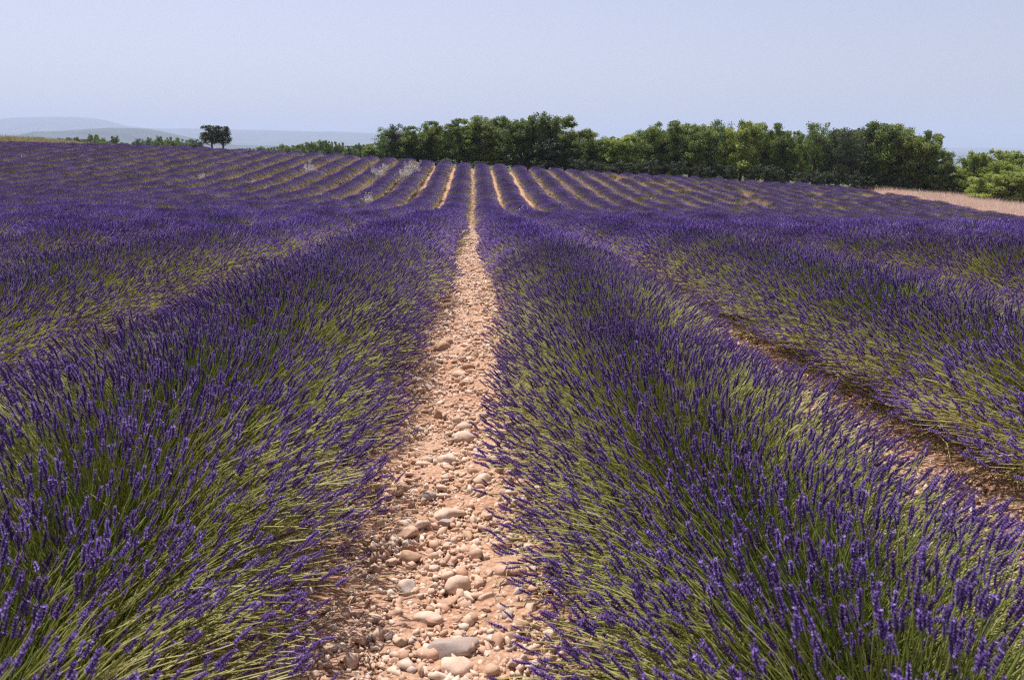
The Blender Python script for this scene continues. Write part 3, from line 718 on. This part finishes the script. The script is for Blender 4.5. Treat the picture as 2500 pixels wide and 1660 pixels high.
for px in range(905, 2170, 40):     # second rank closing the wood behind the first
    plant_tree('oak_tree', px + rng.uniform(-8, 8), np.interp(px, sky_px, sky_py) + rng.uniform(2, 14), 91 + rng.uniform(-2, 3), 92, 'oak', 'second-rank oak half hidden behind the ' + near_name(px), group='second rank of the oak wood')
for px in range(920, 2190, 58):      # scrub filling the foot of the wood
    Y = np.interp(px, [900, 2190], [81, 74]) + rng.uniform(-.5, 2)
    plant_tree('bush', px + rng.uniform(-10, 10), np.interp(px, [900, 1200, 1600, 2000, 2190], [362, 366, 380, 400, 418]) + rng.uniform(-12, 8), Y, rng.uniform(40, 66), 'holm', 'low dark bush at the foot of the ' + near_name(px), 'bush', 'undergrowth of the oak wood')
# the bright scrub beyond the straw field at the right edge
for px, top, Y, wd, kd, lab in [
 (2216, 385, 74, 54, 'lime', 'leftmost pale green bush beyond the straw, touching the wood'),
 (2252, 352, 74, 64, 'lime', 'pale green tree with feathery tips beyond the straw field'),
 (2300, 348, 73, 76, 'lime', 'pale green tree with a double top near the right edge'),
 (2345, 356, 72, 78, 'lime', 'yellow-green tree cut by the right edge of the photo'),
 (2225, 392, 73, 60, 'lime', 'low bright bush between the wood and the feathery pale green tree'),
 (2320, 372, 70, 80, 'lime', 'middle bright bush below the double-topped pale green tree'),
 (2275, 402, 69, 84, 'lime', 'lower bright bush in front of the pale green trees'),
 (2335, 396, 67, 96, 'lime', 'rounded bright bush nearest the right edge'),
 (2400, 380, 66, 110, 'lime', 'bright bush running out of the right side of the picture')]:
    plant_tree('bushy_tree', px, top, Y, wd, kd, lab, group='pale green scrub by the straw field')
for px, top, Y, wd, lab in [(2095, 424, 77, 44, 'flat grey-green shrub at the corner of the straw field'), (2150, 412, 76, 56, 'rounded grey-green shrub under the last oak')]:
    plant_tree('shrub', px, top, Y, wd, 'grey', lab, 'shrub', 'grey-green shrubs under the wood')
# lone pair on the left
plant_tree('oak_tree', 484, 290, 80, 42, 'lone', 'dark oak standing alone left of the wood, thicker trunk of the pair', group='lone pair of oaks')
plant_tree('oak_tree', 510, 291, 80.5, 34, 'lone', 'thinner of two lone oaks, on the right of the pair', group='lone pair of oaks')
# distant tree line
FAR = [(215, 311, 190, 24), (262, 315, 200, 20), (236, 319, 185, 22), (345, 318, 210, 14), (368, 315, 210, 18), (388, 317, 205, 22), (412, 319, 205, 22), (436, 324, 200, 26), (456, 330, 200, 18)]
for i, (px, top, Y, wd) in enumerate(FAR):
    plant_tree('distant_tree', px, top, Y, wd * 1.15, 'oak', ['domed tree standing clear of the far hedge, left of the blue hill foot', 'small round tree right of the domed one on the far skyline'][i] if i < 2 else 'small tree in the distant line left of the lone oaks', group='distant trees left of the lone oaks')
for px in range(562, 872, 13):
    top = np.interp(px, [530, 600, 640, 700, 745, 790, 850, 872], [343, 341, 339, 331, 327, 334, 335, 333]) + rng.uniform(-4, 3)
    plant_tree('distant_tree', px + rng.uniform(-3, 3), top, 165 + rng.uniform(-12, 12), rng.uniform(20, 34), 'oak', 'tree of the low distant wood between lone oaks and oak wood', group='low distant wood')
# far scrub: uncountable
def tuft(seed, mat, n, length, width, spread, tall=1.0):
    b = MB(); blades(b, seed, n, spread, length, width, 0, 0, tall); return b.mesh('tuft_%d' % seed, [mat])
n = 420; px = rng.uniform(-40, 465, n); Y = rng.uniform(110, 190, n)
pp = np.array([at_depth(a, 330, b) for a, b in zip(px, Y)]); pp[:, 2] = ground_z(pp[:, 0], pp[:, 1]) - .3
s_ = rng.uniform(.25, .55, n)
sc1 = scatter('far_scrub', pp, np.stack([0 * s_, 0 * s_, rng.uniform(0, 6.3, n)], 1), np.stack([s_ * 1.3, s_ * 1.3, s_ * np.interp(px, [0, 560], [.95, 1.15])], 1), rng.integers(0, 2, n), [OAK[0]['crown'], GREY[0]['crown']])
sc1['label'] = 'low green scrub along the far left skyline'

# ------------------------------------------------------------------ dry grass, straw and weeds
DRYT = [tuft(700 + i, M['dry'], 60, .42, .004, (.10, .10), 1.3) for i in range(3)]
GREENT = [tuft(760 + i, M['leaf'], 60, .40, .006, (.12, .12), 1.2) for i in range(2)]
STRAW = [tuft(720 + i, M['wheat'], 90, .50, .006, (.25, .25), 2.0) for i in range(3)]
OCH = [tuft(740 + i, M['ochre'], 60, .45, .01, (.2, .2), 1.6) for i in range(2)]
# straw field to the right of the lavender
ny_ = 7000
y = rng.uniform(34, 80, ny_); x = rng.uniform(38.2, 62, ny_)
s_ = rng.uniform(.8, 1.2, ny_)
straw = scatter('straw', np.stack([x, y, ground_z(x, y)], 1), np.stack([0 * x, 0 * x, rng.uniform(0, 6.3, ny_)], 1), np.stack([s_ * 1.2, s_ * 1.2, s_ * .9], 1), rng.integers(0, 3, ny_), STRAW)
straw['label'] = 'pale pinkish straw stubble beside the lavender at the right edge'
# dry grass between the far rows, mostly on the right
pos = []
while len(pos) < 3600:
    k = rng.integers(4, 23) if rng.random() < .75 else rng.integers(-24, -3)
    x = PC + k * SP + rng.normal(0, .14); y = rng.uniform(26, 75)
    if mnoise.noise(Vector((x * .16, y * .13, 2))) < .08: continue
    pos.append((x, y, gz(x, y)))
for _ in range(2600):
    k = rng.choice([q for q in range(-27, 22) if abs(q) > 3]); y = rng.uniform(36, 76); x = PC + k * SP + rng.normal(0, .2)
    pos.append((x, y, gz(x, y)))
pos = np.array(pos); n = len(pos); s_ = rng.uniform(.7, 1.4, n)
dg = scatter('dry_grass', pos, np.stack([0 * s_, 0 * s_, rng.uniform(0, 6.3, n)], 1), np.stack([s_ * 1.3, s_ * 1.6, s_ * 1.0], 1), rng.integers(0, 3, n), DRYT)
dg['label'] = 'tan dry grass growing between the far rows'
# tall dry weeds along the far left end of the field
n = 3600; x = rng.uniform(-56, -36, n); y = rng.uniform(79.5, 90, n)
o_ = scatter('dry_grass', np.stack([x, y, ground_z(x, y)], 1), np.stack([0 * x, 0 * x, rng.uniform(0, 6.3, n)], 1), np.stack([np.full(n, 2.2), np.full(n, 2.2), rng.uniform(1.6, 3.0, n) * np.clip((-34 - x) / 9, .5, 1)], 1), rng.integers(0, 4, n), DRYT[:2] + GREENT)
o_['label'] = 'tall bleached grass on the far left edge of the field'
n = 150; x = rng.normal(-43, 1.2, n); y = rng.uniform(79.5, 82, n)
o_ = scatter('ochre_weeds', np.stack([x, y, ground_z(x, y)], 1), np.stack([0 * x, 0 * x, rng.uniform(0, 6.3, n)], 1), np.stack([np.full(n, 1.6)] * 2 + [rng.uniform(.8, 1.5, n)], 1), rng.integers(0, 2, n), OCH)
o_['label'] = 'patch of rusty orange weeds on the far left edge of the field'
# dead stems fallen on the path
LIT = []
for i in range(3):
    b = MB(); P = np.array([[[-.03, 0, 0], [-.01, .004, .003], [.012, -.003, .004], [.035, .002, 0]]]) * (1 + .3 * i); tubes(b, P, np.array([.0010, .0011, .0010, .0006]), 3, 0, np.array([.2 + .3 * i])); LIT.append(b.mesh('litter_%d' % i, [M['dry']]))
n = 900; y = 1.0 + 8 * rng.random(n) ** 1.4; x = PC + rng.choice([-1, 1], n) * (.12 + np.abs(rng.normal(.22, .12, n)))
z = ground_z(x, y) + np.where(np.abs(x - PC) < .46, .026 * (1 - ((x - PC) / .46) ** 2), 0) + .012
o_ = scatter('dry_litter', np.stack([x, y, z], 1), np.stack([rng.normal(0, .25, n), rng.normal(0, .25, n), rng.uniform(0, 6.3, n)], 1), np.ones((n, 3)) * rng.uniform(.6, 1.5, n)[:, None], rng.integers(0, 3, n), LIT)
o_['label'] = 'dry broken stems lying on the stony path'
# bleached dead weeds standing in the rows
def weed_mesh(seed):
    r_ = np.random.default_rng(seed); b = MB(); n = 26
    a = r_.uniform(0, 6.28, n); el = r_.uniform(.7, 1.45, n); L = r_.uniform(.5, 1, n)
    d = np.stack([np.cos(a) * np.cos(el), np.sin(a) * np.cos(el), np.sin(el)], 1)
    base = r_.normal(0, .05, (n, 3)) * [1, 1, 0]
    t = np.linspace(0, 1, 5)[None, :, None]; P = base[:, None] + d[:, None] * L[:, None, None] * t + r_.normal(0, .015, (n, 5, 3)) * t
    tubes(b, P, np.array([.009, .008, .007, .006, .004]), 3, 0, r_.random(n)); st = b.mesh('stalk', [M['pale']])
    b2 = MB(); m = 1000; i = r_.integers(0, n, m); tt = r_.uniform(.35, 1.02, m)
    pos = base[i] + d[i] * (L[i] * tt)[:, None] + r_.normal(0, .035, (m, 3))
    b2.stamp(np.array([[-.5, 0, 0], [.5, 0, 0], [0, 1.4, .3], [0, .5, .6]]), [[0, 1, 2], [0, 1, 3], [1, 2, 3]], pos, frames(r_.normal(size=(m, 3))) * r_.uniform(.022, .05, m)[:, None, None], 0, r_.random(m))
    return st, b2.mesh('seed_heads', [M['pale']])
WEED = [weed_mesh(800 + i) for i in range(4)]
for i, (px, foot, hpx, Y, lab) in enumerate([
 (712, 398, 26, 52, 'bleached dead weed in the left field, highest white tuft, standing alone'),
 (729, 402, 14, 51, 'small pale weed stub right of the highest lone white tuft'),
 (868, 404, 22, 56, 'thin whitish weed left of the twin white tufts near the path'),
 (885, 396, 18, 58, 'slight whitish weed at the upper right of the thin one'),
 (932, 410, 28, 56, 'thick white dead weed, lower of the twin tufts near the path'),
 (950, 400, 32, 58, 'tall white dead weed, upper of the twin tufts near the path'),
 (846, 466, 24, 45, 'bright white weed at the foot of the slope, left of the path'),
 (470, 414, 14, 50, 'faint pale weed low among the rows at the far left'),
 (1212, 492, 18, 40, 'pale weed at the foot of the slope, right of the path'),
 (2310, 528, 26, 42, 'pinkish white weed in the lavender near the right edge'),
 (2130, 432, 16, 70, 'pale weed where the straw field meets the lavender'),
 (60, 368, 10, 70, 'tiny white weed in the far left rows')]):
    # find the depth along the view ray at which the foot meets the crop
    d = ray(px, foot); best = None
    for Yt in np.arange(26, 76, .25):
        s = Yt / d[1]; p = CAM + d * s
        if p[2] < gz(p[0], Yt) + .45: best = Yt; break
    Yd = best or Y
    p = at_depth(px, foot, Yd); g = gz(p[0], Yd)
    root = empty('dead_weed', (p[0], Yd, g), rng.uniform(0, 6.28)); tag(root, lab, 'weed', 'bleached weeds standing in the lavender')
    h = .48 + 1.05 * hpx / fpx * Yd; st, sh = WEED[i % 4]
    for nm, me in (('stalk', st), ('seed_heads', sh)):
        o = mobj(nm, me, root); o.scale = (h * .75, h * .75, h)

# ------------------------------------------------------------------ air
def box_mesh(name, lo, hi, m):
    b = MB(); v = [(x, y, z) for z in (lo[2], hi[2]) for y in (lo[1], hi[1]) for x in (lo[0], hi[0])]
    b.add(v, [[0, 2, 3, 1], [4, 5, 7, 6], [0, 1, 5, 4], [2, 6, 7, 3], [0, 4, 6, 2], [1, 3, 7, 5]]); return b.mesh(name, [m])
m, t, out = mat_new('air')
pv = t.nodes.new('ShaderNodeVolumePrincipled'); pv.inputs['Color'].default_value = (.63, .73, 1.0, 1); pv.inputs['Density'].default_value = .00017
pv.inputs['Anisotropy'].default_value = .1
t.links.new(pv.outputs[0], out.inputs['Volume'])
haze = mobj('haze', box_mesh('haze', (-16000, -600, -75), (16000, 17000, 400), m)); tag(haze, kind='stuff')
